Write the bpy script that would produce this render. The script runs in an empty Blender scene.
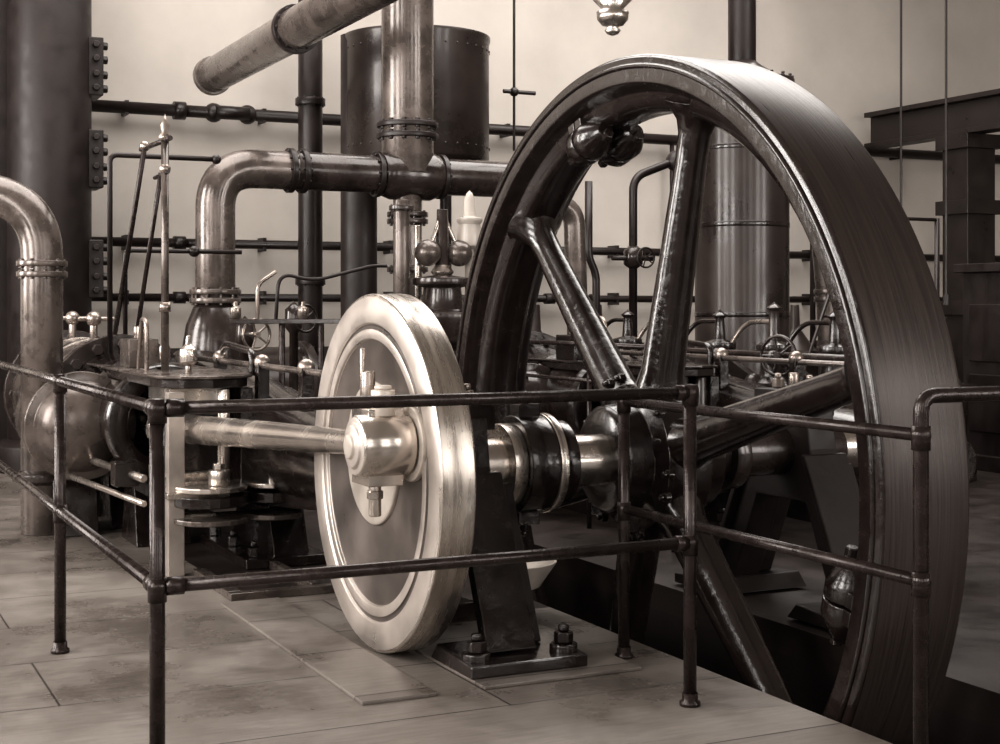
import bpy, bmesh, math, random
from mathutils import Vector, Matrix
random.seed(4)
sc = bpy.context.scene
pi = math.pi

# ------------------------------------------------------------ materials
def mat(name, col, rough=0.5, metal=0.0, var=0.25, nscale=6.0, stretch=(1,1,1), bump=0.0, rvar=0.12, coat=0.0, spec=0.5):
    m = bpy.data.materials.new(name); m.use_nodes = True
    nt = m.node_tree; b = nt.nodes['Principled BSDF']
    tc = nt.nodes.new('ShaderNodeTexCoord'); mp = nt.nodes.new('ShaderNodeMapping')
    mp.inputs['Scale'].default_value = stretch
    nt.links.new(tc.outputs['Object'], mp.inputs['Vector'])
    n = nt.nodes.new('ShaderNodeTexNoise'); n.inputs['Scale'].default_value = nscale
    n.inputs['Detail'].default_value = 6; n.inputs['Roughness'].default_value = 0.6
    nt.links.new(mp.outputs['Vector'], n.inputs['Vector'])
    cr = nt.nodes.new('ShaderNodeValToRGB')
    cr.color_ramp.elements[0].position = 0.3; cr.color_ramp.elements[1].position = 0.7
    cr.color_ramp.elements[0].color = tuple(c*(1-var) for c in col)+(1,)
    cr.color_ramp.elements[1].color = tuple(min(1, c*(1+var)) for c in col)+(1,)
    nt.links.new(n.outputs['Fac'], cr.inputs['Fac']); nt.links.new(cr.outputs['Color'], b.inputs['Base Color'])
    mr = nt.nodes.new('ShaderNodeMapRange')
    mr.inputs['From Min'].default_value = 0.3; mr.inputs['From Max'].default_value = 0.7
    mr.inputs['To Min'].default_value = max(0.03, rough-rvar); mr.inputs['To Max'].default_value = min(1, rough+rvar)
    nt.links.new(n.outputs['Fac'], mr.inputs['Value']); nt.links.new(mr.outputs['Result'], b.inputs['Roughness'])
    b.inputs['Metallic'].default_value = metal
    b.inputs['Specular IOR Level'].default_value = spec
    b.inputs['Coat Weight'].default_value = coat; b.inputs['Coat Roughness'].default_value = 0.12
    if bump > 0:
        bp = nt.nodes.new('ShaderNodeBump'); bp.inputs['Strength'].default_value = bump; bp.inputs['Distance'].default_value = 0.01
        nt.links.new(n.outputs['Fac'], bp.inputs['Height']); nt.links.new(bp.outputs['Normal'], b.inputs['Normal'])
    return m

BLK = mat('black_enamel', (0.015,0.010,0.009), 0.20, 0, 0.3, 14, bump=0.5, coat=0.6)
BLK2 = mat('dull_black_iron', (0.019,0.0135,0.0125), 0.48, 0, 0.3, 8, bump=0.3, spec=0.4)
TREAD = mat('worn_tread', (0.050,0.039,0.035), 0.34, 0.35, 0.32, 3, stretch=(38,0.8,0.8), bump=0.1, rvar=0.07)
STEEL = mat('polished_steel', (0.60,0.55,0.505), 0.25, 0.92, 0.18, 5, rvar=0.08)
STEELB = mat('brushed_steel', (0.52,0.475,0.43), 0.27, 0.93, 0.30, 3, stretch=(9,1,1), rvar=0.08)
RINGM = mat('turned_face_steel', (0.55,0.50,0.46), 0.38, 0.7, 0.18, 4)
DULL = mat('dull_disc_face', (0.115,0.097,0.087), 0.38, 0.3, 0.55, 2.6, bump=0.15)
WHT = mat('bright_cast_boss', (0.52,0.47,0.42), 0.42, 0.3, 0.15, 9)
BRASS = mat('lacquered_brass', (0.33,0.285,0.255), 0.28, 0.75, 0.25, 9)
PIPE = mat('painted_pipe', (0.040,0.030,0.027), 0.24, 0.15, 0.45, 7, bump=0.3, coat=0.4)
PIPEL = mat('pale_lagged_pipe', (0.125,0.104,0.093), 0.27, 0.4, 0.45, 6, bump=0.3, coat=0.3)
DPIPE = mat('dark_pipe', (0.020,0.014,0.013), 0.38, 0.05, 0.3, 5)
TANK = mat('tank_paint', (0.036,0.027,0.024), 0.32, 0.15, 0.4, 2.5, bump=0.2, coat=0.2)
RAIL = mat('rail_iron', (0.034,0.025,0.023), 0.25, 0.4, 0.35, 14, bump=0.3)
WALL = mat('limewashed_wall', (0.55,0.505,0.46), 0.85, 0, 0.12, 0.8, bump=0.05)
WBASE = mat('darkened_wall_base', (0.04,0.03,0.027), 0.5, 0, 0.2, 2)  # added dark band along the wall foot, darkens the low background
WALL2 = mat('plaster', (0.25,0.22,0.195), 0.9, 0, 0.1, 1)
WFRM = mat('window_frame_paint', (0.4,0.35,0.31), 0.6, 0, 0.1, 1)
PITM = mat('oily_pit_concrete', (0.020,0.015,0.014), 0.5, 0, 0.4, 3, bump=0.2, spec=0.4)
FDARK = mat('darkened_floor', (0.030,0.0225,0.020), 0.45, 0, 0.5, 3, bump=0.1, spec=0.35)  # darkness behind the crank and beyond the pit put into the floor colour
GLASS = mat('milk_glass', (0.50,0.455,0.41), 0.2, 0, 0.05, 3)

def floor_mat():
    m = bpy.data.materials.new('floor_plates'); m.use_nodes = True
    nt = m.node_tree; b = nt.nodes['Principled BSDF']
    tc = nt.nodes.new('ShaderNodeTexCoord')
    mp = nt.nodes.new('ShaderNodeMapping'); mp.inputs['Location'].default_value=(0.55,0.18,0)
    nt.links.new(tc.outputs['Object'], mp.inputs['Vector'])
    br = nt.nodes.new('ShaderNodeTexBrick')
    br.inputs['Scale'].default_value = 1.0
    br.inputs['Brick Width'].default_value = 2.6; br.inputs['Row Height'].default_value = 0.62
    br.inputs['Mortar Size'].default_value = 0.0045; br.inputs['Mortar Smooth'].default_value = 0.4
    br.inputs['Color1'].default_value = (0.265,0.237,0.214,1); br.inputs['Color2'].default_value = (0.205,0.181,0.163,1)
    br.inputs['Mortar'].default_value = (0.04,0.031,0.028,1)
    nt.links.new(mp.outputs['Vector'], br.inputs['Vector'])
    n = nt.nodes.new('ShaderNodeTexNoise'); n.inputs['Scale'].default_value = 1.3; n.inputs['Detail'].default_value = 10; n.inputs['Roughness'].default_value = 0.64
    nt.links.new(tc.outputs['Object'], n.inputs['Vector'])
    cr = nt.nodes.new('ShaderNodeValToRGB')
    cr.color_ramp.elements[0].position = 0.34; cr.color_ramp.elements[0].color = (0.50,0.48,0.47,1)
    cr.color_ramp.elements[1].position = 0.58; cr.color_ramp.elements[1].color = (1,1,1,1)
    nt.links.new(n.outputs['Fac'], cr.inputs['Fac'])
    mp2 = nt.nodes.new('ShaderNodeMapping'); mp2.inputs['Scale'].default_value=(3,22,1)
    nt.links.new(tc.outputs['Object'], mp2.inputs['Vector'])
    n2 = nt.nodes.new('ShaderNodeTexNoise'); n2.inputs['Scale'].default_value = 2.0; n2.inputs['Detail'].default_value = 8; n2.inputs['Roughness'].default_value = 0.7
    nt.links.new(mp2.outputs['Vector'], n2.inputs['Vector'])
    cr2 = nt.nodes.new('ShaderNodeValToRGB')
    cr2.color_ramp.elements[0].position = 0.3; cr2.color_ramp.elements[0].color = (0.70,0.69,0.68,1)
    cr2.color_ramp.elements[1].position = 0.65; cr2.color_ramp.elements[1].color = (1.0,1.0,1.0,1)
    nt.links.new(n2.outputs['Fac'], cr2.inputs['Fac'])
    mx = nt.nodes.new('ShaderNodeMix'); mx.data_type = 'RGBA'; mx.blend_type = 'MULTIPLY'; mx.inputs['Factor'].default_value = 1
    nt.links.new(br.outputs['Color'], mx.inputs['A']); nt.links.new(cr.outputs['Color'], mx.inputs['B'])
    mx2 = nt.nodes.new('ShaderNodeMix'); mx2.data_type = 'RGBA'; mx2.blend_type = 'MULTIPLY'; mx2.inputs['Factor'].default_value = 1
    nt.links.new(mx.outputs['Result'], mx2.inputs['A']); nt.links.new(cr2.outputs['Color'], mx2.inputs['B'])
    nt.links.new(mx2.outputs['Result'], b.inputs['Base Color'])
    mr = nt.nodes.new('ShaderNodeMapRange'); mr.inputs['From Min'].default_value=0.35; mr.inputs['From Max'].default_value=0.6
    mr.inputs['To Min'].default_value = 0.18; mr.inputs['To Max'].default_value = 0.48
    nt.links.new(n.outputs['Fac'], mr.inputs['Value']); nt.links.new(mr.outputs['Result'], b.inputs['Roughness'])
    bp = nt.nodes.new('ShaderNodeBump'); bp.inputs['Strength'].default_value = 0.3; bp.inputs['Distance'].default_value = 0.01
    nt.links.new(br.outputs['Fac'], bp.inputs['Height']); bp.invert = True
    bp2 = nt.nodes.new('ShaderNodeBump'); bp2.inputs['Strength'].default_value = 0.15; bp2.inputs['Distance'].default_value = 0.006
    nt.links.new(n2.outputs['Fac'], bp2.inputs['Height']); nt.links.new(bp.outputs['Normal'], bp2.inputs['Normal'])
    nt.links.new(bp2.outputs['Normal'], b.inputs['Normal'])
    return m
FLOOR = floor_mat()

# ------------------------------------------------------------ builder
class Obj:
    def __init__(s, name, bevel=0.004):
        s.name = name; s.bm = bmesh.new(); s.mats = []; s.bevel = bevel
    def mi(s, m):
        if m not in s.mats: s.mats.append(m)
        return s.mats.index(m)
    def face(s, vs, m, smooth=False):
        try:
            f = s.bm.faces.new(vs); f.material_index = s.mi(m); f.smooth = smooth
        except ValueError: pass
    def box(s, lo, hi, m):
        x0,y0,z0 = lo; x1,y1,z1 = hi
        v = [s.bm.verts.new(p) for p in ((x0,y0,z0),(x1,y0,z0),(x1,y1,z0),(x0,y1,z0),(x0,y0,z1),(x1,y0,z1),(x1,y1,z1),(x0,y1,z1))]
        for q in ((0,3,2,1),(4,5,6,7),(0,1,5,4),(1,2,6,5),(2,3,7,6),(3,0,4,7)): s.face([v[i] for i in q], m)
    def obox(s, c, ax, ay, az, m):
        c=Vector(c); ax=Vector(ax); ay=Vector(ay); az=Vector(az)
        v=[s.bm.verts.new(c+ax*i+ay*j+az*k) for i,j,k in ((-1,-1,-1),(1,-1,-1),(1,1,-1),(-1,1,-1),(-1,-1,1),(1,-1,1),(1,1,1),(-1,1,1))]
        for q in ((0,3,2,1),(4,5,6,7),(0,1,5,4),(1,2,6,5),(2,3,7,6),(3,0,4,7)): s.face([v[i] for i in q], m)
    def prism(s, pts, x0, x1, m):      # polygon in (Y,Z) extruded along X
        a = [s.bm.verts.new((x0,y,z)) for y,z in pts]; b = [s.bm.verts.new((x1,y,z)) for y,z in pts]
        s.face(a, m); s.face(list(reversed(b)), m)
        n = len(pts)
        for i in range(n): s.face([a[i],b[i],b[(i+1)%n],a[(i+1)%n]], m)
    def prismz(s, pts, z0, z1, m):      # polygon in (X,Y) extruded along Z
        a = [s.bm.verts.new((x,y,z0)) for x,y in pts]; b = [s.bm.verts.new((x,y,z1)) for x,y in pts]
        s.face(a, m); s.face(list(reversed(b)), m)
        n = len(pts)
        for i in range(n): s.face([a[i],b[i],b[(i+1)%n],a[(i+1)%n]], m)
    def frame(s, axis):
        w = Vector(axis).normalized()
        t = Vector((0,0,1)) if abs(w.z) < 0.9 else Vector((1,0,0))
        u = w.cross(t).normalized(); v = w.cross(u).normalized()
        return u, v, w
    def lathe(s, o, axis, prof, m, seg=32, closed=False, mats=None):
        o = Vector(o); u,v,w = s.frame(axis); rings = []
        for (t,r) in prof:
            if r < 1e-6: rings.append([s.bm.verts.new(o+w*t)])
            else: rings.append([s.bm.verts.new(o+w*t+(u*math.cos(2*pi*k/seg)+v*math.sin(2*pi*k/seg))*r) for k in range(seg)])
        n = len(prof); rng = range(n) if closed else range(n-1)
        for i in rng:
            A = rings[i]; B = rings[(i+1)%n]; mm = mats[i] if mats else m
            flat = seg <= 8
            for k in range(seg):
                k2 = (k+1)%seg
                if len(A)==1 and len(B)==1: continue
                if len(A)==1: s.face([A[0],B[k],B[k2]], mm, not flat)
                elif len(B)==1: s.face([A[k],B[0],A[k2]], mm, not flat)
                else: s.face([A[k],B[k],B[k2],A[k2]], mm, not flat)
        if not closed:
            if len(rings[0])>1: s.face(rings[0], mats[0] if mats else m)
            if len(rings[-1])>1: s.face(list(reversed(rings[-1])), mats[-1] if mats else m)
    def cyl(s, p1, p2, r, m, r2=None, seg=24):
        p1=Vector(p1); p2=Vector(p2)
        s.lathe(p1, p2-p1, [(0,r),((p2-p1).length, r if r2 is None else r2)], m, seg)
    def sph(s, c, r, m, seg=20, sz=1.0):
        prof = [(-math.cos(pi*i/10)*r*sz, math.sin(pi*i/10)*r if 0<i<10 else 0) for i in range(11)]
        s.lathe(c, (0,0,1), prof, m, seg)
    def flange(s, c, axis, r, th, m, bolts=8):
        c=Vector(c); u,v,w = s.frame(axis)
        s.cyl(c-w*th, c+w*th, r, m, seg=28)
        for k in range(bolts):
            a = 2*pi*k/bolts; p = c+(u*math.cos(a)+v*math.sin(a))*r*0.86
            s.cyl(p-w*(th+r*0.08), p+w*(th+r*0.08), r*0.08, m, seg=6)
    def tube(s, pts, r, m, fillet=0.1, seg=18, n=8):
        P = [Vector(p) for p in pts]; path = [P[0]]
        for i in range(1, len(P)-1):
            a = P[i-1]-P[i]; b = P[i+1]-P[i]
            f = min(fillet, a.length*0.49, b.length*0.49)
            A = P[i]+a.normalized()*f; B = P[i]+b.normalized()*f
            for k in range(n+1):
                t = k/n; path.append(A*(1-t)**2 + P[i]*2*t*(1-t) + B*t*t)
        path.append(P[-1])
        tg = []
        for i in range(len(path)):
            tg.append((path[min(i+1,len(path)-1)]-path[max(i-1,0)]).normalized())
        u,v,w = s.frame(tg[0]); rings=[]
        for i,p in enumerate(path):
            u = (u - tg[i]*u.dot(tg[i])).normalized(); v = tg[i].cross(u)
            rings.append([s.bm.verts.new(p+(u*math.cos(2*pi*k/seg)+v*math.sin(2*pi*k/seg))*r) for k in range(seg)])
        for i in range(len(rings)-1):
            for k in range(seg):
                k2=(k+1)%seg; s.face([rings[i][k],rings[i+1][k],rings[i+1][k2],rings[i][k2]], m, True)
        s.face(rings[0], m); s.face(list(reversed(rings[-1])), m)
    def bolt(s, p, axis, r, h, m):
        p=Vector(p); w=Vector(axis).normalized()
        s.cyl(p, p+w*h, r, m, seg=6); s.cyl(p+w*h, p+w*h*1.6, r*0.55, m, seg=10)
    def torus(s, c, axis, R, r, m, seg=32, ms=8):
        prof = [(math.sin(2*pi*k/ms)*r, R+math.cos(2*pi*k/ms)*r) for k in range(ms)]
        s.lathe(c, axis, prof, m, seg, closed=True)
    def handwheel(s, c, axis, R, m):
        s.torus(c, axis, R, R*0.1, m, 24)
        u,v,w = s.frame(axis); c=Vector(c)
        for k in range(5):
            a=2*pi*k/5; s.cyl(c, c+(u*math.cos(a)+v*math.sin(a))*R, R*0.07, m, seg=8)
        s.cyl(c-w*R*0.2, c+w*R*0.2, R*0.2, m, seg=12)
    def done(s):
        bmesh.ops.recalc_face_normals(s.bm, faces=s.bm.faces)
        xs=[v.co for v in s.bm.verts]
        c = Vector(((min(p.x for p in xs)+max(p.x for p in xs))/2,(min(p.y for p in xs)+max(p.y for p in xs))/2,(min(p.z for p in xs)+max(p.z for p in xs))/2))
        if s.name.startswith('floor'): c = Vector((0,0,0))
        bmesh.ops.translate(s.bm, verts=s.bm.verts, vec=-c)
        me = bpy.data.meshes.new(s.name); s.bm.to_mesh(me); s.bm.free()
        for m in s.mats: me.materials.append(m)
        o = bpy.data.objects.new(s.name, me); o.location = c
        sc.collection.objects.link(o)
        if s.bevel:
            md = o.modifiers.new('edge_bevel','BEVEL'); md.width = s.bevel; md.segments = 2
            md.limit_method = 'ANGLE'; md.angle_limit = math.radians(40); md.use_clamp_overlap = True
            md.harden_normals = False
        return o

X0,X1,Y0,Y1,H = -3.0, 13.0, -3.0, 12.6, 5.6
HC = H-0.01
AY, AZ = 5.05, 0.663      # crankshaft axis

# ------------------------------------------------------------ room
f = Obj('floor', 0)
px0,px1,py0,py1 = 2.87, 3.56, 3.05, 7.0
def slab(x0,y0,x1,y1,m): f.box((x0,y0,-0.12),(x1,y1,0), m)
slab(X0,Y0,1.75,Y1,FLOOR); slab(1.75,Y0,px0,5.45,FLOOR)
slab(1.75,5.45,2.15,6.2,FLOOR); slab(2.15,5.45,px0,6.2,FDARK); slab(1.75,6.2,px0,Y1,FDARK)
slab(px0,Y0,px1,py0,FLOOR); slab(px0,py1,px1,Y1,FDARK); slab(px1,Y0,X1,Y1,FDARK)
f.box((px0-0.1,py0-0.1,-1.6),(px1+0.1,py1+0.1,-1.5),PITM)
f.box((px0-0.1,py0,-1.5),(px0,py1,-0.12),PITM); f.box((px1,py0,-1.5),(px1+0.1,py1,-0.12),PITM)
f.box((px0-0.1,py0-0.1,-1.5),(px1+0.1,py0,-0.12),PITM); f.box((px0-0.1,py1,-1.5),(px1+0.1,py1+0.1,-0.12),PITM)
f.done()

w = Obj('wall_back', 0)
w.box((X0,Y1,0.0),(X1,Y1+0.3,0.92), WBASE); w.box((X0,Y1,0.92),(X1,Y1+0.3,H), WALL)
w.done()
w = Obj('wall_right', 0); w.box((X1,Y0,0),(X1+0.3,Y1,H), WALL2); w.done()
def win_wall(name, wname, along, fixed, a0, a1, cs, ww, z0, z1, side):
    o = Obj(name, 0)
    def B(s0,s1,lo,hi,m=WALL2,ob=None,t0=0,t1=0.3):
        ob = ob or o
        q0 = fixed+side*t0; q1 = fixed+side*t1; q0,q1=min(q0,q1),max(q0,q1)
        if along=='y': ob.box((q0,s0,lo),(q1,s1,hi),m)
        else: ob.box((s0,q0,lo),(s1,q1,hi),m)
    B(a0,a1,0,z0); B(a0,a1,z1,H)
    e=[a0]
    for c in cs: e += [c-ww/2, c+ww/2]
    e.append(a1)
    for i in range(0,len(e),2): B(e[i],e[i+1],z0,z1)
    o.done()
    for i,c in enumerate(cs):
        wn = Obj('window_%d'%(wname+i), 0)
        for k in range(4):
            p = c-ww/2+0.03+(ww-0.06)*k/3; B(p-0.025,p+0.025,z0+.002,z1-.002,WFRM,wn,0.12,0.18)
        for k in range(6):
            p = z0+0.03+(z1-z0-0.06)*k/5; B(c-ww/2+.002,c+ww/2-.002,p-0.022,p+0.022,WFRM,wn,0.125,0.175)
        wn.done()
win_wall('wall_left', 1, 'y', X0, Y0, Y1, [-0.6,3.0,6.6,10.2], 1.9, 1.1, 4.6, -1)
win_wall('wall_front', 5, 'x', Y0, X0, X1, [-0.6,3.4,7.4,11.0], 1.9, 1.1, 4.6, -1)
c = Obj('ceiling', 0)
SY0,SY1,SX0,SX1 = 6.5,11.5,0.0,9.0
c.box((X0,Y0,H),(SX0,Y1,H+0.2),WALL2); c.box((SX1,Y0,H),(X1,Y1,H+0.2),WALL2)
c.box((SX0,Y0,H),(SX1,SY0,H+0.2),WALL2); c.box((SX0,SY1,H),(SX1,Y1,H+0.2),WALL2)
c.done()
s_ = Obj('window_9', 0)
for k in range(10): s_.box((SX0+k*0.98+0.05,SY0,H+.05),(SX0+k*0.98+0.11,SY1,H+.12),WFRM)
s_.done()

# ------------------------------------------------------------ flywheel
FX = 3.125; R = 1.61
w = Obj('flywheel', 0.006)
hw = 0.178
prof = [(-hw,R-0.012),(-hw+0.012,R),(hw-0.012,R),(hw,R-0.012),(hw,1.50),(hw-0.03,1.485),(0.11,1.47),(0.095,1.42),(0.06,1.395),(-0.06,1.395),(-0.095,1.42),(-0.11,1.47),(-hw+0.03,1.485),(-hw,1.50)]
mats = [BLK,TREAD]+[BLK]*12
w.lathe((FX,AY,AZ),(1,0,0),prof,BLK,160,closed=True,mats=mats)
w.torus((FX-hw,AY,AZ),(1,0,0),R-0.045,0.012,BLK,160)
w.lathe((FX,AY,AZ),(1,0,0),[(-0.24,0.10),(-0.24,0.19),(-0.22,0.215),(-0.12,0.225),(-0.10,0.30),(0.10,0.30),(0.12,0.225),(0.22,0.215),(0.24,0.19),(0.24,0.10)],BLK,48)
for k in range(6):
    a = math.radians(16+60*k); d = Vector((0,-math.cos(a),math.sin(a))); c0=Vector((FX,AY,AZ))
    w.lathe(c0+d*0.22, d, [(0,0.13),(0.06,0.105),(0.14,0.088),(0.6,0.074),(1.0,0.063),(1.10,0.065),(1.15,0.078),(1.19,0.11),(1.22,0.14)],BLK,28)
    t = Vector((0,math.sin(a),math.cos(a)))
    for q in (-1,1):
        w.bolt(c0+d*0.30+Vector((-0.10,0,0))+t*q*0.12, (-1,0,0), 0.022,0.03,BLK)
for k in range(3):
    a = math.radians(106+120*k); d = Vector((0,-math.cos(a),math.sin(a))); t = Vector((0,math.sin(a),math.cos(a))); c0=Vector((FX,AY,AZ))
    for q in (-1,1):
        for xx in (-0.075,0.075):
            w.lathe(c0+d*1.37+Vector((xx,0,0))+t*q*0.004, t*q, [(0,0.085),(0.05,0.085),(0.08,0.07),(0.14,0.035)],BLK,24)
        w.obox(c0+d*1.40+t*q*0.03, (0.14,0,0), t*0.026, d*0.06, BLK)
    for xx in (-0.075,0.075):
        w.cyl(c0+d*1.345+Vector((xx,0,0))-t*0.17, c0+d*1.345+Vector((xx,0,0))+t*0.17, 0.024, BLK, seg=6)
w.done()

# ------------------------------------------------------------ crankshaft
s = Obj('crankshaft')
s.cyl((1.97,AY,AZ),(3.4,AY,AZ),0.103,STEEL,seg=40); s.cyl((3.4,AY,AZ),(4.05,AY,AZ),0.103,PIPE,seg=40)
s.cyl((4.05,AY,AZ),(4.25,AY,AZ),0.09,STEEL,seg=40)
for (a,b,r,m) in ((2.43,2.49,0.160,STEEL),(2.49,2.61,0.190,BLK),(2.61,2.645,0.195,STEEL),(2.645,2.71,0.165,BLK),(3.45,3.52,0.15,PIPE)):
    s.cyl((a,AY,AZ),(b,AY,AZ),r,m,seg=48)
for q in (-1,1):
    s.box((2.505,AY-0.04,AZ+q*0.20-0.035),(2.595,AY+0.05,AZ+q*0.20+0.035),BLK)
    s.bolt((2.55,AY+0.01,AZ+q*0.235),(0,0,q),0.02,0.03,BLK)
s.cyl((2.55,AY+0.15,AZ-0.08),(2.47,6.9,0.53),0.028,BLK)
s.done()

# ------------------------------------------------------------ crank disc
DXX=1.91
d = Obj('crank_disc')
RD=0.66
d.lathe((DXX,AY,AZ),(1,0,0),[(0.010,0),(0.010,0.490),(-0.003,0.493),(-0.003,0.530),(0.004,0.533),(0.004,0.548),(-0.004,0.552),(-0.004,RD-0.012),(0.003,RD),(0.124,RD),(0.13,RD-0.01),(0.13,0.16),(0.16,0.15),(0.16,0)],STEEL,128,
        mats=[DULL,RINGM,RINGM,DULL,DULL,RINGM,RINGM,STEEL,STEELB,STEEL,BLK,BLK,BLK,BLK])
d.lathe((DXX,AY-0.01,AZ+0.07),(-1,0,0),[(-0.02,0.265),(0.0,0.265),(0.006,0.255),(0.006,0)],WHT,64)
py,pz = 4.65,0.80
d.cyl((DXX+0.01,py,pz),(DXX-0.015,py,pz),0.13,WHT,seg=40)
d.cyl((DXX,py,pz),(1.72,py,pz),0.06,STEEL,seg=32)
d.done()

# ------------------------------------------------------------ connecting rod
r = Obj('connecting_rod')
rx = 1.892
r.lathe((rx,py,pz),(-1,0,0),[(0,0.098),(0.01,0.106),(0.185,0.106),(0.195,0.098),(0.195,0.078),(0.207,0.072),(0.207,0.045),(0.22,0.04),(0.22,0)],STEEL,48,
        mats=[STEEL,STEEL,STEEL,RINGM,RINGM,RINGM,WHT,WHT,WHT])
r.box((rx-0.15,py-0.02,pz-0.14),(rx-0.02,py+0.15,pz+0.125),STEEL)
r.cyl((rx-0.09,py-0.0,pz+0.1),(rx-0.09,py-0.0,pz+0.19),0.042,WHT); r.cyl((rx-0.09,py-0.0,pz+0.19),(rx-0.09,py-0.0,pz+0.205),0.03,WHT)
r.cyl((rx-0.12,py+0.12,pz+0.1),(rx-0.12,py+0.12,pz+0.33),0.009,BRASS,seg=10)
r.cyl((rx-0.10,py+0.12,pz+0.1),(rx-0.10,py+0.12,pz+0.25),0.026,BRASS)
r.cyl((rx-0.10,py+0.05,pz-0.25),(rx-0.10,py+0.05,pz-0.1),0.022,STEEL); r.cyl((rx-0.10,py+0.05,pz-0.19),(rx-0.10,py+0.05,pz-0.16),0.030,STEEL,seg=6)
cy = 7.30; p0=Vector((rx-0.10,py+0.10,pz-0.003)); p1_=Vector((1.72,cy,AZ)); L=(p1_-p0).length
r.lathe(p0,p1_-p0,[(0,0.055),(0.06,0.043),(1.2,0.060),(2.2,0.070),(L-0.1,0.074)],STEEL,32)
r.cyl((1.61,cy,AZ),(1.83,cy,AZ),0.10,STEEL,seg=32)
r.done()

# ------------------------------------------------------------ main bearing pedestals
def pedestal(x0,x1,name,M):
    p = Obj(name,0.006)
    xa=(x0+x1)/2
    outer=[(AY-0.50,0.07),(AY-0.34,0.07),(AY-0.17,0.46),(AY+0.17,0.46),(AY+0.34,0.07),(AY+0.50,0.07),(AY+0.20,AZ+0.02),(AY+0.17,AZ+0.20),(AY-0.17,AZ+0.20),(AY-0.20,AZ+0.02)]
    p.prism(outer,x0+0.03,x1-0.03,M)
    for sg in (-1,1):
        rib=[(AY+sg*0.50,0.07),(AY+sg*0.47,0.07),(AY+sg*0.185,AZ),(AY+sg*0.215,AZ)]
        p.prism(rib,x0-0.01,x1+0.01,M)
        p.prism([(AY+sg*0.42,0.07),(AY+sg*0.39,0.07),(AY+sg*0.15,AZ-0.05),(AY+sg*0.18,AZ-0.05)],x1-0.04,x1+0.07,M)
        foot=[(AY+sg*0.60,0.012),(AY+sg*0.60,0.055),(AY+sg*0.30,0.075),(AY+sg*0.24,0.012)]
        p.prism(foot,x0-0.12,x1+0.16,M)
        for xx in (x0-0.065,x1+0.105):
            p.cyl((xx,AY+sg*0.52,0.05),(xx,AY+sg*0.52,0.085),0.05,M)
            p.bolt((xx,AY+sg*0.52,0.085),(0,0,1),0.036,0.04,M)
    p.box((xa-0.10,AY-0.15,AZ+0.15),(xa+0.10,AY+0.15,AZ+0.26),M)
    for q in (-1,1):
        p.bolt((xa,AY+q*0.11,AZ+0.26),(0,0,1),0.028,0.04,BRASS)
    p.cyl((xa,AY,AZ+0.26),(xa,AY,AZ+0.33),0.022,BRASS)
    p.done()
pedestal(2.165,2.335,'bearing_pedestal',BLK)
pedestal(3.74,3.94,'bearing_pedestal',BLK2)

pl = Obj('bed_plate',0.003)
pl.box((1.62,4.36,0),(1.88,6.1,0.012),FLOOR)
pl.box((2.05,4.36,0),(2.66,5.44,0.012),FLOOR)
pl.done()
t_ = Obj('oil_drip_tray',0.002)
t_.lathe((2.64,5.38,0.012),(0,0,1),[(0,0.05),(0.09,0.05),(0.11,0.13),(0.21,0.20),(0.215,0.20),(0.215,0.19),(0.12,0.12),(0.115,0)],WHT,36)
t_.done()

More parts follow.
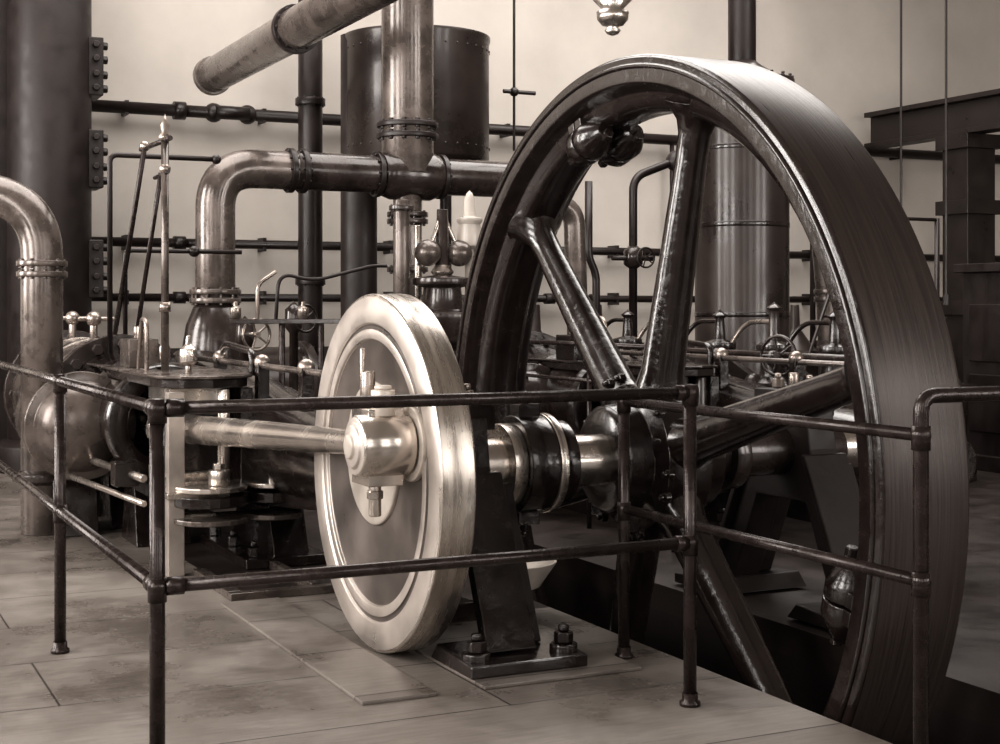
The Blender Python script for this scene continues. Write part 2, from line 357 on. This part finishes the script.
# ------------------------------------------------------------ engine (guide, crosshead, cylinder)
def engine(dx, name, full=True):
    e = Obj(name,0.006); x=1.75+dx
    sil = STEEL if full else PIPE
    pts=[(x-0.20,8.85),(x-0.20,7.15),(x-0.18,6.98),(x-0.10,6.87),(x+0.03,6.83),(x+0.16,6.87),(x+0.24,6.98),(x+0.26,7.15),(x+0.26,8.85)]
    e.prismz(pts,0.885,0.93,BLK)
    pts2=[(px_*1.0+(0.02 if px_>x else -0.02),py_-0.02) for px_,py_ in pts]
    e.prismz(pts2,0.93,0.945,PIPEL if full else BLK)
    e.box((x-0.17,6.85,0.32),(x+0.24,8.85,0.385),BLK)
    e.box((x-0.20,6.78,0.37),(x+0.10,6.98,0.40),sil)
    e.box((x-0.18,6.85,0.24),(x+0.05,7.0,0.29),sil)
    pA=[]
    for i in range(13):
        a=pi+pi*i/12; pA.append((x+0.02+0.18*math.cos(a),6.86+0.20*math.sin(a)))
    for i in range(1,11):
        a=pi+pi*i/10; pA.append((x+0.34+0.13*math.cos(a),6.86+0.12*math.sin(a)))
    pA += [(x+0.47,7.0),(x-0.16,7.0)]
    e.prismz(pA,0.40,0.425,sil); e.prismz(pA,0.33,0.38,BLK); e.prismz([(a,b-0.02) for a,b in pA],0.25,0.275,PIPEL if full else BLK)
    e.cyl((x+0.05,6.80,0.425),(x+0.05,6.80,0.50),0.05,sil); e.cyl((x+0.05,6.80,0.50),(x+0.05,6.80,0.53),0.03,sil,seg=6)
    e.cyl((x+0.34,6.86,0.425),(x+0.34,6.86,0.47),0.035,sil)
    e.box((x-0.185,6.83,0.0),(x-0.105,6.90,0.87),RINGM if full else BLK)
    e.cyl((x+0.10,6.90,0.40),(x+0.10,6.90,0.88),0.03,sil)
    e.box((x+0.20,6.95,0.385),(x+0.26,7.7,0.88),BLK)
    e.lathe((x,7.68,AZ),(0,1,0),[(0,0.20),(0,0.30),(0.05,0.32),(0.06,0.28),(0.55,0.29),(0.60,0.33),(0.64,0.33),(0.66,0.31),(1.17,0.36),(1.17,0.2)],BLK,40,closed=True)
    for yy in (7.9,8.6):
        e.prism([(yy-0.15,0),(yy+0.25,0),(yy+0.15,0.40),(yy-0.05,0.40)],x-0.14,x+0.15,BLK)
    e.box((x-0.13,7.14,0.46),(x+0.14,7.5,0.80),BLK)
    e.box((x-0.12,7.08,0.80),(x+0.14,7.56,0.878),sil)
    e.box((x-0.12,7.08,0.387),(x+0.14,7.56,0.46),sil)
    e.lathe((x-0.13,7.30,AZ),(-1,0,0),[(0,0.09),(0.03,0.085),(0.03,0.05),(0.05,0.045),(0.05,0)],sil,28)
    e.cyl((x,7.5,AZ),(x,8.9,AZ),0.05,STEEL)
    for yy,h,rr in ((7.32,0.15,0.045),(7.85,0.10,0.03),(8.3,0.12,0.03)):
        e.cyl((x+0.03,yy,0.94),(x+0.03,yy,0.98),0.016,BRASS)
        e.lathe((x+0.03,yy,0.98),(0,0,1),[(0,rr*.6),(0.015,rr),(0.08,rr),(0.095,rr*.6),(0.11,rr*.3),(h,rr*.25),(h,0.0)],STEEL if rr>.04 and full else BRASS,20)
    e.box((x-0.14,7.95,0.945),(x+0.02,8.2,1.10),PIPEL if full else BLK)
    for yy in (7.98,8.06,8.14): e.cyl((x-0.06,yy,1.10),(x-0.06,yy,1.17),0.016,BRASS)
    e.tube([(x-0.12,7.60,0.94),(x-0.12,7.60,1.2),(x-0.12,7.72,1.22),(x-0.12,7.80,0.94)],0.012,BRASS,fillet=0.05,seg=10)
    e.tube([(x+0.30,7.1,0.93),(x+0.30,7.1,1.05),(x+0.30,7.6,1.08),(x+0.42,8.2,0.98)],0.018,BLK,fillet=0.1,seg=12)
    for yy in (6.3,7.0,7.8):
        e.box((x+0.30,yy,0.80),(x+0.36,yy+0.06,1.0),BLK); e.sph((x+0.33,yy+0.03,1.0),0.04,BRASS)
    e.cyl((x+0.33,5.9,0.98),(x+0.33,8.8,0.98),0.016,PIPEL,seg=12)
    pts=[(5.35,0.42),(5.35,0.62),(6.2,0.72),(7.2,0.86),(8.85,0.90),(8.85,0.20),(7.2,0.26),(6.2,0.36)]
    e.prism(pts,x+0.36,x+0.54,BLK)
    e.lathe((x+0.45,5.25,0.53),(0,1,0.035),[(0,0.12),(0.1,0.15),(1.0,0.19),(2.0,0.27),(2.9,0.33),(3.5,0.36)],BLK,40)
    e.prism([(6.9,0),(7.7,0),(7.55,0.35),(7.05,0.35)],x+0.36,x+0.54,BLK)
    e.box((x+0.20,6.85,0),(x+0.62,7.75,0.05),BLK)
    for q in (6.92,7.3,7.68): e.bolt((x+0.26,q,0.05),(0,0,1),0.035,0.05,BLK)
    for (y,r) in ((8.87,0.45),(10.75,0.45)):
        e.flange((x,y,AZ),(0,1,0),r,0.04,PIPE,16)
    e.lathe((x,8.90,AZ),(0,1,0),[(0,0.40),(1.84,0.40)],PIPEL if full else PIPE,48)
    for y in (9.2,9.7,10.2): e.cyl((x,y,AZ),(x,y+0.04,AZ),0.407,STEEL,seg=48)
    e.prism([(9.0,0),(10.6,0),(10.5,0.32),(9.1,0.32)],x-0.25,x+0.25,BLK)
    bx=x-0.36; by=8.02
    e.lathe((bx,by,AZ-0.04),(0,1,0),[(0,0),(0.0,0.08),(0.03,0.17),(0.08,0.23),(0.12,0.25),(0.12,0.30),(0.17,0.30),(0.17,0.25),(0.9,0.25)],PIPEL if full else PIPE,44)
    e.prism([(by+0.25,0),(by+0.85,0),(by+0.75,0.42),(by+0.35,0.42)],bx-0.12,bx+0.12,BLK)
    e.cyl((bx+0.04,8.2,0.44),(x-0.24,7.1,0.44),0.020,STEEL)
    e.cyl((bx-0.08,8.2,0.36),(x-0.26,7.0,0.33),0.016,STEEL)
    e.box((x-0.34,7.3,0.38),(x-0.22,7.42,0.50),BLK)
    for y in (9.5,10.3):
        e.cyl((x-0.05,y,AZ+0.36),(x-0.05,y,1.22),0.025,BRASS); e.sph((x-0.05,y,1.2),0.05,BRASS); e.cyl((x-0.15,y,1.2),(x+0.08,y,1.2),0.014,BRASS)
    e.done()
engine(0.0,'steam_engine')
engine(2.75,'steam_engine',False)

v = Obj('valve_gear',0.003)
for i,yy in enumerate((6.9,7.5,8.1,8.7,9.3)):
    xx = 5.55
    v.lathe((xx,yy,0),(0,0,1),[(0,0.12),(0.05,0.12),(0.07,0.07),(0.62,0.06),(0.65,0.13),(0.80,0.14),(0.84,0.09),(0.98,0.08),(1.0,0.11),(1.04,0.11),(1.06,0.04),(1.2+0.05*(i%2),0.03),(1.22+0.05*(i%2),0.05),(1.26+0.05*(i%2),0.0)],PIPE if i%2 else BLK,24)
    v.tube([(xx,yy,1.04),(xx+0.1,yy+0.1,1.18),(xx+0.1,yy+0.45,1.18),(xx,yy+0.55,0.95)],0.016,BRASS if i%2 else BLK,fillet=0.12,seg=10)
    v.obox((xx-0.12,yy+0.25,0.88),(0.03,0,0),(0,0.2,0.08),(0,-0.02,0.04),BLK)
    v.sph((xx-0.12,yy+0.05,0.80),0.06,PIPE); v.sph((xx-0.12,yy+0.45,0.96),0.05,PIPE)
v.cyl((5.43,6.6,0.72),(5.43,9.7,0.72),0.045,PIPE); v.cyl((5.42,6.4,0.98),(5.42,9.6,0.98),0.022,PIPE)
for yy in (7.2,8.4): v.handwheel((5.36,yy,0.98),(-1,-0.4,0),0.12,PIPE)
v.box((5.4,6.5,0),(5.8,9.7,0.5),BLK2)
v.done()
v = Obj('steam_separator',0.003)
for xx,yy in ((6.9,8.0),(7.6,8.3)):
    v.lathe((xx,yy,0),(0,0,1),[(0,0.3),(0.08,0.3),(0.1,0.22),(0.6,0.24),(0.62,0.3),(0.7,0.3),(0.72,0.2),(0.84,0.12),(0.9,0.06),(1.15,0.05),(1.16,0.09),(1.2,0.09),(1.22,0.0)],BLK,32)
v.cyl((6.9,8.0,0.4),(7.6,8.3,0.4),0.10,PIPE); v.cyl((6.3,8.0,0.95),(7.8,8.35,0.95),0.03,PIPE)
v.done()
v = Obj('switch_cabinet',0.006)
v.box((8.35,8.2,0),(9.0,8.8,1.55),BLK2); v.box((8.30,8.15,1.55),(9.05,8.85,1.62),BLK2); v.box((8.30,8.15,0),(9.05,8.85,0.12),BLK2)
for z in (0.3,0.85): v.box((8.335,8.28,z),(8.35,8.72,z+0.45),DPIPE)
v.done()

k = Obj('pit_curb',0.003)
k.box((1.68,6.20,0),(1.74,6.82,0.035),PIPEL); k.box((1.68,6.14,0),(2.3,6.20,0.035),PIPEL)
k.box((2.06,6.20,0),(2.10,6.84,0.04),PIPEL)
k.done()

# ------------------------------------------------------------ railings
def post(rl,x,y,top=1.0,r=0.021):
    rl.cyl((x,y,0),(x,y,top),r,RAIL); rl.lathe((x,y,0),(0,0,1),[(0,0.034),(0.012,0.034),(0.018,0.026),(0.04,0.025)],RAIL,24)
    rl.sph((x,y,top),r*1.3,RAIL)
rl = Obj('pipe_railing',0)
def joint(x,y,z): rl.sph((x,y,z),0.028,RAIL); rl.cyl((x,y,z-0.04),(x,y,z+0.025),0.0255,RAIL)
ym,xm=3.91,0.867
post(rl,xm,ym); post(rl,xm,5.52); post(rl,xm,8.8); post(rl,2.565,ym,1.0)
for z in (0.52,1.0):
    rl.cyl((xm,ym,z),(2.565,ym,z),0.0185,RAIL); rl.cyl((xm,ym,z),(xm,8.8,z),0.0185,RAIL)
    joint(xm,ym,z); joint(xm,5.52,z); joint(2.565,ym,z)
    rl.cyl((xm+0.02,ym,z),(xm+0.07,ym,z),0.025,RAIL); rl.cyl((2.51,ym,z),(2.55,ym,z),0.025,RAIL)
    rl.cyl((xm,ym+0.02,z),(xm,ym+0.07,z),0.025,RAIL)
rl.done()
rl = Obj('pipe_railing',0)
xr=2.70
post(rl,xr,4.55,0.93)
for z in (0.54,0.93):
    rl.cyl((xr,4.55,z),(xr,3.0,z),0.0175,RAIL); joint(xr,4.55,z); joint(xr,3.0,z)
rl.tube([(xr,3.0,0),(xr,3.0,1.035),(xr+2.0,3.0,1.035)],0.021,RAIL,fillet=0.05)
post(rl,xr+2.0,3.0,1.035)
rl.done()
g = Obj('engine_guard_rail',0)
for y in (6.4,7.3,8.2,9.1):
    g.cyl((4.10,y,0),(4.10,y,1.06),0.014,RAIL,seg=12); g.sph((4.10,y,1.06),0.028,RAIL)
g.cyl((4.10,6.4,1.06),(4.10,9.4,1.06),0.014,RAIL,seg=12); g.cyl((4.10,6.4,0.85),(4.10,9.4,0.85),0.011,RAIL,seg=12)
g.done()

# ------------------------------------------------------------ overhead steam piping
p = Obj('main_steam_pipe',0.004)
p.tube([(2.57,9.8,1.0),(2.57,9.8,2.235),(3.15,9.8,2.235)],0.135,PIPEL,fillet=0.52,seg=36,n=20)
p.cyl((3.13,9.8,2.235),(4.85,9.8,2.235),0.135,PIPE,seg=36)
for x in (3.10,3.19): p.flange((x,9.8,2.235),(1,0,0),0.158,0.020,DPIPE,10)
for x in (3.75,4.25): p.flange((x,9.8,2.235),(1,0,0),0.165,0.018,DPIPE,10)
p.lathe((3.78,9.8,2.235),(1,0,0),[(0,0.15),(0.08,0.18),(0.38,0.18),(0.46,0.15)],PIPE,36)
p.flange((2.57,9.8,1.38),(0,0,1),0.175,0.018,PIPEL,10); p.flange((2.57,9.8,1.32),(0,0,1),0.175,0.018,PIPEL,10)
p.lathe((2.57,9.8,0.80),(0,0,1),[(0,0.22),(0.1,0.24),(0.35,0.2),(0.5,0.14)],PIPE,32)
p.cyl((2.57,9.8,0),(2.57,9.8,0.8),0.16,BLK2)
p.cyl((3.99,9.8,2.25),(3.99,9.8,HC),0.19,PIPEL,seg=40)
for z in (2.52,2.60): p.flange((3.99,9.8,z),(0,0,1),0.225,0.018,DPIPE,12)
p.lathe((3.99,9.8,2.3),(0,0,1),[(0,0.16),(0.1,0.15),(0.2,0.17)],PIPE,36)
p.cyl((3.99,9.8,1.3),(3.99,9.8,2.15),0.105,PIPEL,seg=32)
for z in (1.95,1.90,1.55): p.flange((3.99,9.8,z),(0,0,1),0.15,0.018,PIPE,8)
p.lathe((3.99,9.8,0.9),(0,0,1),[(0,0.25),(0.15,0.27),(0.35,0.22),(0.45,0.12)],PIPE,32)
p.cyl((3.99,9.8,0),(3.99,9.8,0.9),0.2,BLK2)
p.done()

p = Obj('overhead_exhaust_pipe',0.004)
ex,ez=3.08,3.19
p.tube([(ex,7.0,ez),(ex,11.8,ez)],0.142,PIPEL,seg=36)
p.lathe((ex,11.8,ez),(0,1,0),[(0,0.135),(0.0,0.16),(0.06,0.16),(0.08,0.12),(0.12,0)],PIPEL,32)
p.flange((ex,9.6,ez),(0,1,0),0.17,0.03,DPIPE,12)
p.tube([(ex,7.0,ez),(ex,6.4,ez),(ex,6.4,HC)],0.142,PIPEL,fillet=0.4,seg=36)
p.cyl((ex,7.9,ez),(ex,7.9,HC),0.02,DPIPE,seg=12)
p.done()

p = Obj('receiver_tank',0.006)
p.lathe((4.60,11.1,2.42),(0,0,1),[(0,0.0),(0.0,0.45),(0.05,0.58),(0.08,0.60),(1.02,0.60),(1.05,0.61),(1.08,0.61),(1.10,0.4),(1.15,0)],TANK,64)
p.cyl((4.13,11.2,0),(4.13,11.2,3.5),0.15,BLK2); p.cyl((4.95,11.3,0),(4.95,11.3,2.47),0.05,DPIPE)
for k_ in range(36):
    a=2*pi*k_/36
    for z in (2.58,3.38): p.sph((4.6+0.6*math.cos(a),11.1+0.6*math.sin(a),z),0.010,TANK,seg=8)
p.cyl((4.6,11.1,3.5),(4.6,11.1,HC),0.12,DPIPE)
p.done()

p = Obj('vertical_drain_pipe',0.003)
p.cyl((3.98,12.0,0),(3.98,12.0,HC),0.105,DPIPE); p.flange((3.98,12.0,3.05),(0,0,1),0.13,0.03,DPIPE); p.flange((3.98,12.0,1.5),(0,0,1),0.13,0.03,DPIPE)
p.done()

p = Obj('wall_pipe_run',0)
for z,r_ in ((2.97,0.052),(1.83,0.04),(1.36,0.035)):
    p.cyl((1.9,12.45,z),(12.8,12.45,z),r_,DPIPE,seg=14)
    for i in range(9):
        x = 2.5+i*1.2
        p.box((x-0.015,12.42,z-0.06),(x+0.015,Y1-0.003,z+0.06),DPIPE)
        if i%3==0: p.cyl((x+0.4,12.45,z),(x+0.5,12.45,z),r_*1.5,DPIPE,seg=14)
for x in (3.25,3.55): p.sph((x,12.45,2.97),0.085,DPIPE)
p.cyl((3.25,12.40,2.97),(3.55,12.40,2.97),0.06,DPIPE,seg=14)
for x,za,zb in ((6.4,1.36,2.97),(7.95,0.0,2.97),(8.45,1.36,1.83),(8.9,1.83,HC),(3.2,1.36,1.83)):
    p.cyl((x,12.45,za),(x,12.45,zb),0.022,DPIPE,seg=12)
    p.sph((x,12.45,(za+min(zb,2.4))/2),0.05,DPIPE,seg=14)
p.done()

p = Obj('iron_column',0.008)
cx,cyy=1.78,11.85
p.cyl((cx,cyy,0),(cx,cyy,HC),0.32,BLK2,seg=48); p.box((cx-1.1,cyy+0.1,0),(cx,cyy+0.3,HC),BLK2)
p.lathe((cx,cyy,0),(0,0,1),[(0,0.42),(0.2,0.42),(0.25,0.34)],BLK2,40)
for z0 in (1.35,2.22,2.95,3.9):
    p.box((cx+0.22,cyy-0.16,z0),(cx+0.39,cyy+0.16,z0+0.46),BLK2)
    for zz in (0.06,0.17,0.29,0.40):
        p.cyl((cx+0.38,cyy-0.1,z0+zz),(cx+0.43,cyy-0.1,z0+zz),0.035,BLK2,seg=6)
        p.cyl((cx+0.33,cyy-0.16,z0+zz),(cx+0.33,cyy-0.2,z0+zz),0.03,BLK2,seg=6)
p.done()

p = Obj('riser_pipe',0.004)
p.tube([(1.235,8.5,0.0),(1.235,8.5,1.86),(0.3,8.9,2.05)],0.115,PIPEL,fillet=0.3,seg=32,n=14)
for z in (1.46,1.52): p.flange((1.235,8.5,z),(0,0,1),0.14,0.016,PIPEL,10)
p.lathe((1.235,8.5,0.28),(0,0,1),[(0,0.12),(0.02,0.16),(0.06,0.16),(0.08,0.12)],PIPE,30)
p.done()

p = Obj('indicator_stand',0)
p.cyl((1.73,7.62,0.94),(1.73,7.62,2.17),0.020,PIPEL,seg=14); p.lathe((1.73,7.62,2.15),(0,0,1),[(0,0.03),(0.02,0.035),(0.04,0.018),(0.08,0.026),(0.11,0.01),(0.14,0)],BRASS,16)
p.cyl((1.75,8.21,2.18),(1.75,9.2,0.94),0.015,RAIL,seg=12); p.cyl((1.75,7.80,2.0),(1.75,8.55,0.94),0.013,RAIL,seg=12)
p.cyl((1.73,7.5,2.15),(1.75,8.3,2.17),0.014,RAIL,seg=12); p.cyl((1.73,7.55,1.98),(1.75,7.95,1.98),0.011,RAIL,seg=12)
p.sph((1.75,8.21,2.18),0.03,BRASS); p.sph((1.73,7.62,2.0),0.03,BRASS)
p.cyl((1.73,7.62,1.25),(1.73,7.62,1.30),0.03,BRASS)
p.done()
p = Obj('gauge_pipe',0)
p.tube([(1.66,8.75,0.94),(1.66,8.75,2.18),(2.30,8.75,2.18)],0.016,DPIPE,fillet=0.05,seg=12); p.sph((2.3,8.75,2.18),0.03,DPIPE)
p.tube([(1.78,8.9,1.10),(1.78,8.9,1.62),(2.5,8.9,1.62)],0.014,DPIPE,fillet=0.05,seg=12)
p.sph((2.2,8.9,1.62),0.035,DPIPE)
p.done()

p = Obj('governor',0.003)
gx,gy=3.70,8.5
p.lathe((gx,gy,0),(0,0,1),[(0,0.24),(0.08,0.24),(0.12,0.12),(1.00,0.10),(1.06,0.2),(1.2,0.24),(1.24,0.24),(1.26,0.14),(1.40,0.12),(1.42,0.20),(1.46,0.20),(1.48,0.05),(1.9,0.035)],PIPE,32)
for q in (-1,1):
    c_=Vector((gx+q*0.11,gy-0.02,1.62)); p.sph(c_,0.085,PIPEL,28)
    p.cyl(c_,(gx,gy,1.88),0.014,STEEL,seg=10)
p.lathe((gx+0.20,gy+0.02,1.45),(0,0,1),[(0,0.03),(0.2,0.03),(0.22,0.085),(0.30,0.08),(0.36,0.07),(0.38,0.085),(0.40,0.085),(0.41,0.04),(0.52,0.035),(0.56,0.02),(0.58,0)],GLASS,28)
p.cyl((gx+0.20,gy+0.02,1.2),(gx+0.20,gy+0.02,1.47),0.03,BRASS)
p.lathe((gx,gy,1.48),(0,0,1),[(0,0.06),(0.02,0.075),(0.06,0.05),(0.1,0.03)],BRASS,24)
p.box((gx-0.35,gy-0.12,1.22),(gx+0.32,gy+0.12,1.25),PIPEL)
for q in (-0.3,-0.2):
    p.cyl((gx+q,gy,0.0),(gx+q,gy,1.25),0.03,PIPE)
p.cyl((gx-0.28,gy,1.25),(gx-0.28,gy,1.95),0.05,PIPEL); p.flange((gx-0.28,gy,1.9),(0,0,1),0.08,0.015,PIPE); p.flange((gx-0.28,gy,1.32),(0,0,1),0.09,0.015,PIPEL)
p.cyl((gx-0.13,gy+0.1,1.25),(gx-0.13,gy+0.1,1.8),0.018,STEEL)
p.box((gx-0.40,gy-0.2,0.9),(gx-0.1,gy+0.2,1.05),PIPE)
p.cyl((gx-0.25,gy-0.05,1.05),(gx-0.25,gy-0.05,1.20),0.10,PIPE)
p.done()

def valve(name,x,y,z,r_,m=BRASS):
    v=Obj(name,0); v.handwheel((x,y,z),(0.3,-1,0),r_,m); v.cyl((x,y,z),(x-0.03,y+0.16,z),0.015,STEEL)
    v.lathe((x-0.03,y+0.16,0.0),(0,0,1),[(0,0.08),(0.03,0.08),(0.05,0.035),(z-0.1,0.03),(z-0.06,0.06),(z+0.06,0.06),(z+0.09,0.03),(z+0.12,0)],PIPE,20)
    v.done()
valve('stop_valve',2.62,8.98,1.10,0.10)
valve('stop_valve',3.05,9.3,1.2,0.09,PIPE)

p = Obj('lubricator_bench',0.003)
p.box((2.42,8.86,1.17),(3.3,8.92,1.20),PIPE)
for x in (2.76,3.02,3.28):
    p.cyl((x,8.89,0),(x,8.89,1.17),0.02,RAIL)
for x in (2.46,2.90):
    p.lathe((x,8.89,1.20),(0,0,1),[(0,0.02),(0.02,0.035),(0.07,0.035),(0.08,0.015),(0.11,0.012),(0.11,0)],BRASS,16)
p.tube([(2.72,8.89,1.2),(2.74,8.89,1.50),(2.95,8.87,1.44),(3.3,8.7,1.54),(3.4,8.7,1.54)],0.012,DPIPE,fillet=0.15,seg=10)
p.tube([(2.60,8.89,1.20),(2.60,8.89,1.42),(2.72,8.89,1.50)],0.013,BRASS,fillet=0.05,seg=10)
p.done()

p = Obj('condenser',0.006)
p.lathe((2.6,11.45,0.55),(1,0,0),[(0,0),(0.02,0.3),(0.1,0.38),(0.2,0.40),(0.2,0.45),(0.26,0.45),(0.26,0.40),(1.1,0.40)],TANK,48)
for x in (2.9,3.5): p.box((x,11.15,0),(x+0.15,11.75,0.3),BLK2)
p.flange((3.72,11.45,0.55),(1,0,0),0.45,0.04,TANK,14)
p.done()
p = Obj('air_pump',0.006)
for i,x in enumerate((5.6,6.2,7.6,8.3)):
    p.lathe((x,10.9,0),(0,0,1),[(0,0.32),(0.08,0.32),(0.1,0.25),(0.75,0.25),(0.78,0.31),(0.86,0.31),(0.88,0.2),(0.98,0.12),(1.08,0.05),(1.3,0.04),(1.3,0)],TANK,36)
p.box((5.2,10.5,0),(8.8,11.3,0.06),BLK2)
p.cyl((5.6,10.9,0.45),(8.3,10.9,0.45),0.09,PIPE)
p.done()

p = Obj('bent_branch_pipe',0.003)
p.tube([(5.2,10,2.1),(5.48,10,2.05),(5.52,10,0.9)],0.085,PIPEL,fillet=0.3,seg=24); p.flange((5.52,10,1.35),(0,0,1),0.12,0.02,PIPE); p.flange((5.52,10,1.3),(0,0,1),0.12,0.02,PIPE)
p.cyl((5.52,10,0),(5.52,10,0.9),0.08,BLK2)
p.tube([(4.87,9.8,2.235),(5.1,9.85,2.2),(5.2,10,2.1)],0.085,PIPEL,fillet=0.1,seg=24)
p.done()
p = Obj('feed_pipe',0)
p.tube([(5.85,10.3,0.0),(5.85,10.3,1.55),(5.78,10.3,1.68),(5.78,10.3,2.3)],0.032,DPIPE,fillet=0.08,seg=14)
p.tube([(6.2,10.3,0.0),(6.2,10.3,2.35),(6.6,10.3,2.5),(6.8,10.3,2.5)],0.035,DPIPE,fillet=0.12,seg=14)
p.lathe((6.2,10.3,1.60),(0,0,1),[(0,0.04),(0.03,0.08),(0.14,0.08),(0.18,0.04)],PIPE,20)
p.cyl((6.0,10.3,1.68),(6.4,10.3,1.68),0.02,DPIPE); p.handwheel((6.2,10.1,1.68),(0,-1,0),0.08,DPIPE)
p.sph((6.62,10.3,2.5),0.09,DPIPE); p.flange((6.75,10.3,2.5),(1,0,0),0.12,0.02,DPIPE)
p.done()

p = Obj('standing_boiler_vessel',0.006)
tx,ty=6.72,9.5
p.lathe((tx,ty,0.5),(0,0,1),[(0,0.42),(0.08,0.42),(0.1,0.37),(2.45,0.37),(2.47,0.41),(2.57,0.41),(2.59,0.3),(2.68,0.16),(2.72,0.11)],TANK,64)
p.cyl((tx,ty,3.2),(tx,ty,HC),0.11,DPIPE,seg=28)
p.lathe((tx,ty,0),(0,0,1),[(0,0.45),(0.1,0.45),(0.15,0.3),(0.5,0.3)],BLK2,40)
for z in (1.2,1.9,2.5): p.cyl((tx,ty,z),(tx,ty,z+0.04),0.374,BLK,seg=64)
for k_ in range(20):
    a=2*pi*k_/20; p.cyl((tx+0.39*math.cos(a),ty+0.39*math.sin(a),2.92),(tx+0.39*math.cos(a),ty+0.39*math.sin(a),3.1),0.014,BLK,seg=6)
p.tube([(tx+0.2,ty-0.25,2.3),(tx+0.55,ty-0.25,2.15),(tx+0.66,ty-0.25,1.2),(tx+0.66,ty-0.25,0)],0.085,PIPEL,fillet=0.45,seg=28,n=14)
p.flange((tx+0.66,ty-0.25,1.40),(0,0,1),0.12,0.02,PIPEL); p.flange((tx+0.66,ty-0.25,1.34),(0,0,1),0.12,0.02,PIPEL)
p.done()

p = Obj('ladder_stay',0)
p.cyl((5.98,8.2,0.0),(7.1,8.6,1.95),0.014,DPIPE,seg=10); p.cyl((6.2,8.2,0.0),(7.3,8.6,1.95),0.014,DPIPE,seg=10)
for i in range(7):
    t=0.1+i*0.13; p.cyl((5.98+1.12*t,8.2+0.4*t,1.95*t),(6.2+1.10*t,8.2+0.4*t,1.95*t),0.009,DPIPE,seg=8)
p.cyl((7.2,8.6,0),(7.2,8.6,1.96),0.02,DPIPE,seg=10); p.cyl((7.0,8.6,1.95),(7.9,8.6,1.95),0.014,DPIPE,seg=10)
p.cyl((7.9,8.6,0),(7.9,8.6,1.96),0.02,DPIPE,seg=10)
p.done()

p = Obj('crane_girder',0.004)
GE=12.36
p.box((10.33,6.0,3.32),(10.55,GE,3.37),DPIPE); p.box((10.42,6.0,3.04),(10.46,GE,3.32),DPIPE); p.box((10.33,6.0,2.99),(10.55,GE,3.04),DPIPE)
p.box((10.36,10.85,0),(10.72,11.20,2.99),DPIPE)
for z in (0,1.2,2.2,2.85): p.box((10.31,10.80,z),(10.77,11.25,z+0.14),DPIPE)
p.done()
for hx,hy,z0 in ((9.65,11,1.9),(9.85,10.6,1.3)):
    p = Obj('hanging_rod',0)
    p.cyl((hx,hy,z0),(hx,hy,HC),0.012,DPIPE,seg=8); p.cyl((hx,hy,z0),(hx,hy,z0+0.1),0.03,DPIPE,seg=8); p.done()
p = Obj('hanging_rod',0)
p.cyl((5.45,11.0,2.6),(5.45,11.0,HC),0.012,DPIPE,seg=8); p.cyl((5.35,11.0,3.1),(5.65,11.0,3.1),0.018,DPIPE,seg=8); p.sph((5.45,11,3.1),0.04,DPIPE); p.done()
p = Obj('wall_bracket_pipe',0)
p.tube([(9.6,12.3,0),(9.6,12.3,2.45),(10.1,12.3,2.45),(10.1,12.3,0)],0.03,DPIPE,fillet=0.12,seg=12); p.done()

p = Obj('pendant_lamp',0)
lx,ly=4.04,6.93
p.cyl((lx,ly,3.06),(lx,ly,HC),0.012,BRASS,seg=10)
p.lathe((lx,ly,2.77),(0,0,1),[(0,0),(0.01,0.03),(0.03,0.045),(0.05,0.025),(0.06,0.06),(0.09,0.085),(0.13,0.09),(0.15,0.06),(0.2,0.11),(0.23,0.11),(0.26,0.05),(0.32,0.03)],STEEL,28)
p.done()

# ------------------------------------------------------------ light
def area(name, loc, rot, sx, sy, e, col=(1,0.955,0.915)):
    l = bpy.data.lights.new(name,'AREA'); l.shape='RECTANGLE'; l.size=sx; l.size_y=sy; l.energy=e; l.color=col
    o = bpy.data.objects.new(name,l); o.location=loc; o.rotation_euler=rot; sc.collection.objects.link(o)
for i,(y,e) in enumerate([(-0.6,150),(3.0,280),(6.6,320),(10.2,380)]):
    area('daylight_left_window_%d'%i,(X0-0.35,y,2.85),(0,-pi/2,0),3.5,1.9,e)
for i,(x,e) in enumerate([(-0.6,80),(3.4,90),(7.4,220),(11.0,280)]):
    area('daylight_front_window_%d'%i,(x,Y0-0.35,2.85),(pi/2,0,0),1.9,3.5,e)
area('skylight',((SX0+SX1)/2,(SY0+SY1)/2,H+0.35),(0,0,0),SX1-SX0,SY1-SY0,680)
wd = bpy.data.worlds.new('sky'); sc.world = wd; wd.use_nodes=True
wd.node_tree.nodes['Background'].inputs['Color'].default_value=(1,0.94,0.89,1)
wd.node_tree.nodes['Background'].inputs['Strength'].default_value=0.85

cam = bpy.data.cameras.new('camera'); co = bpy.data.objects.new('camera',cam); sc.collection.objects.link(co)
co.location=(0,0,1.27); co.rotation_euler=(pi/2,0,-math.radians(25.8))
cam.sensor_width=36; cam.lens=52.2; cam.shift_y=-0.064; cam.clip_end=100
sc.camera=co
sc.view_settings.view_transform='Standard'
for lk in ('Medium High Contrast','Standard - Medium High Contrast'):
    try:
        sc.view_settings.look = lk; break
    except Exception: pass
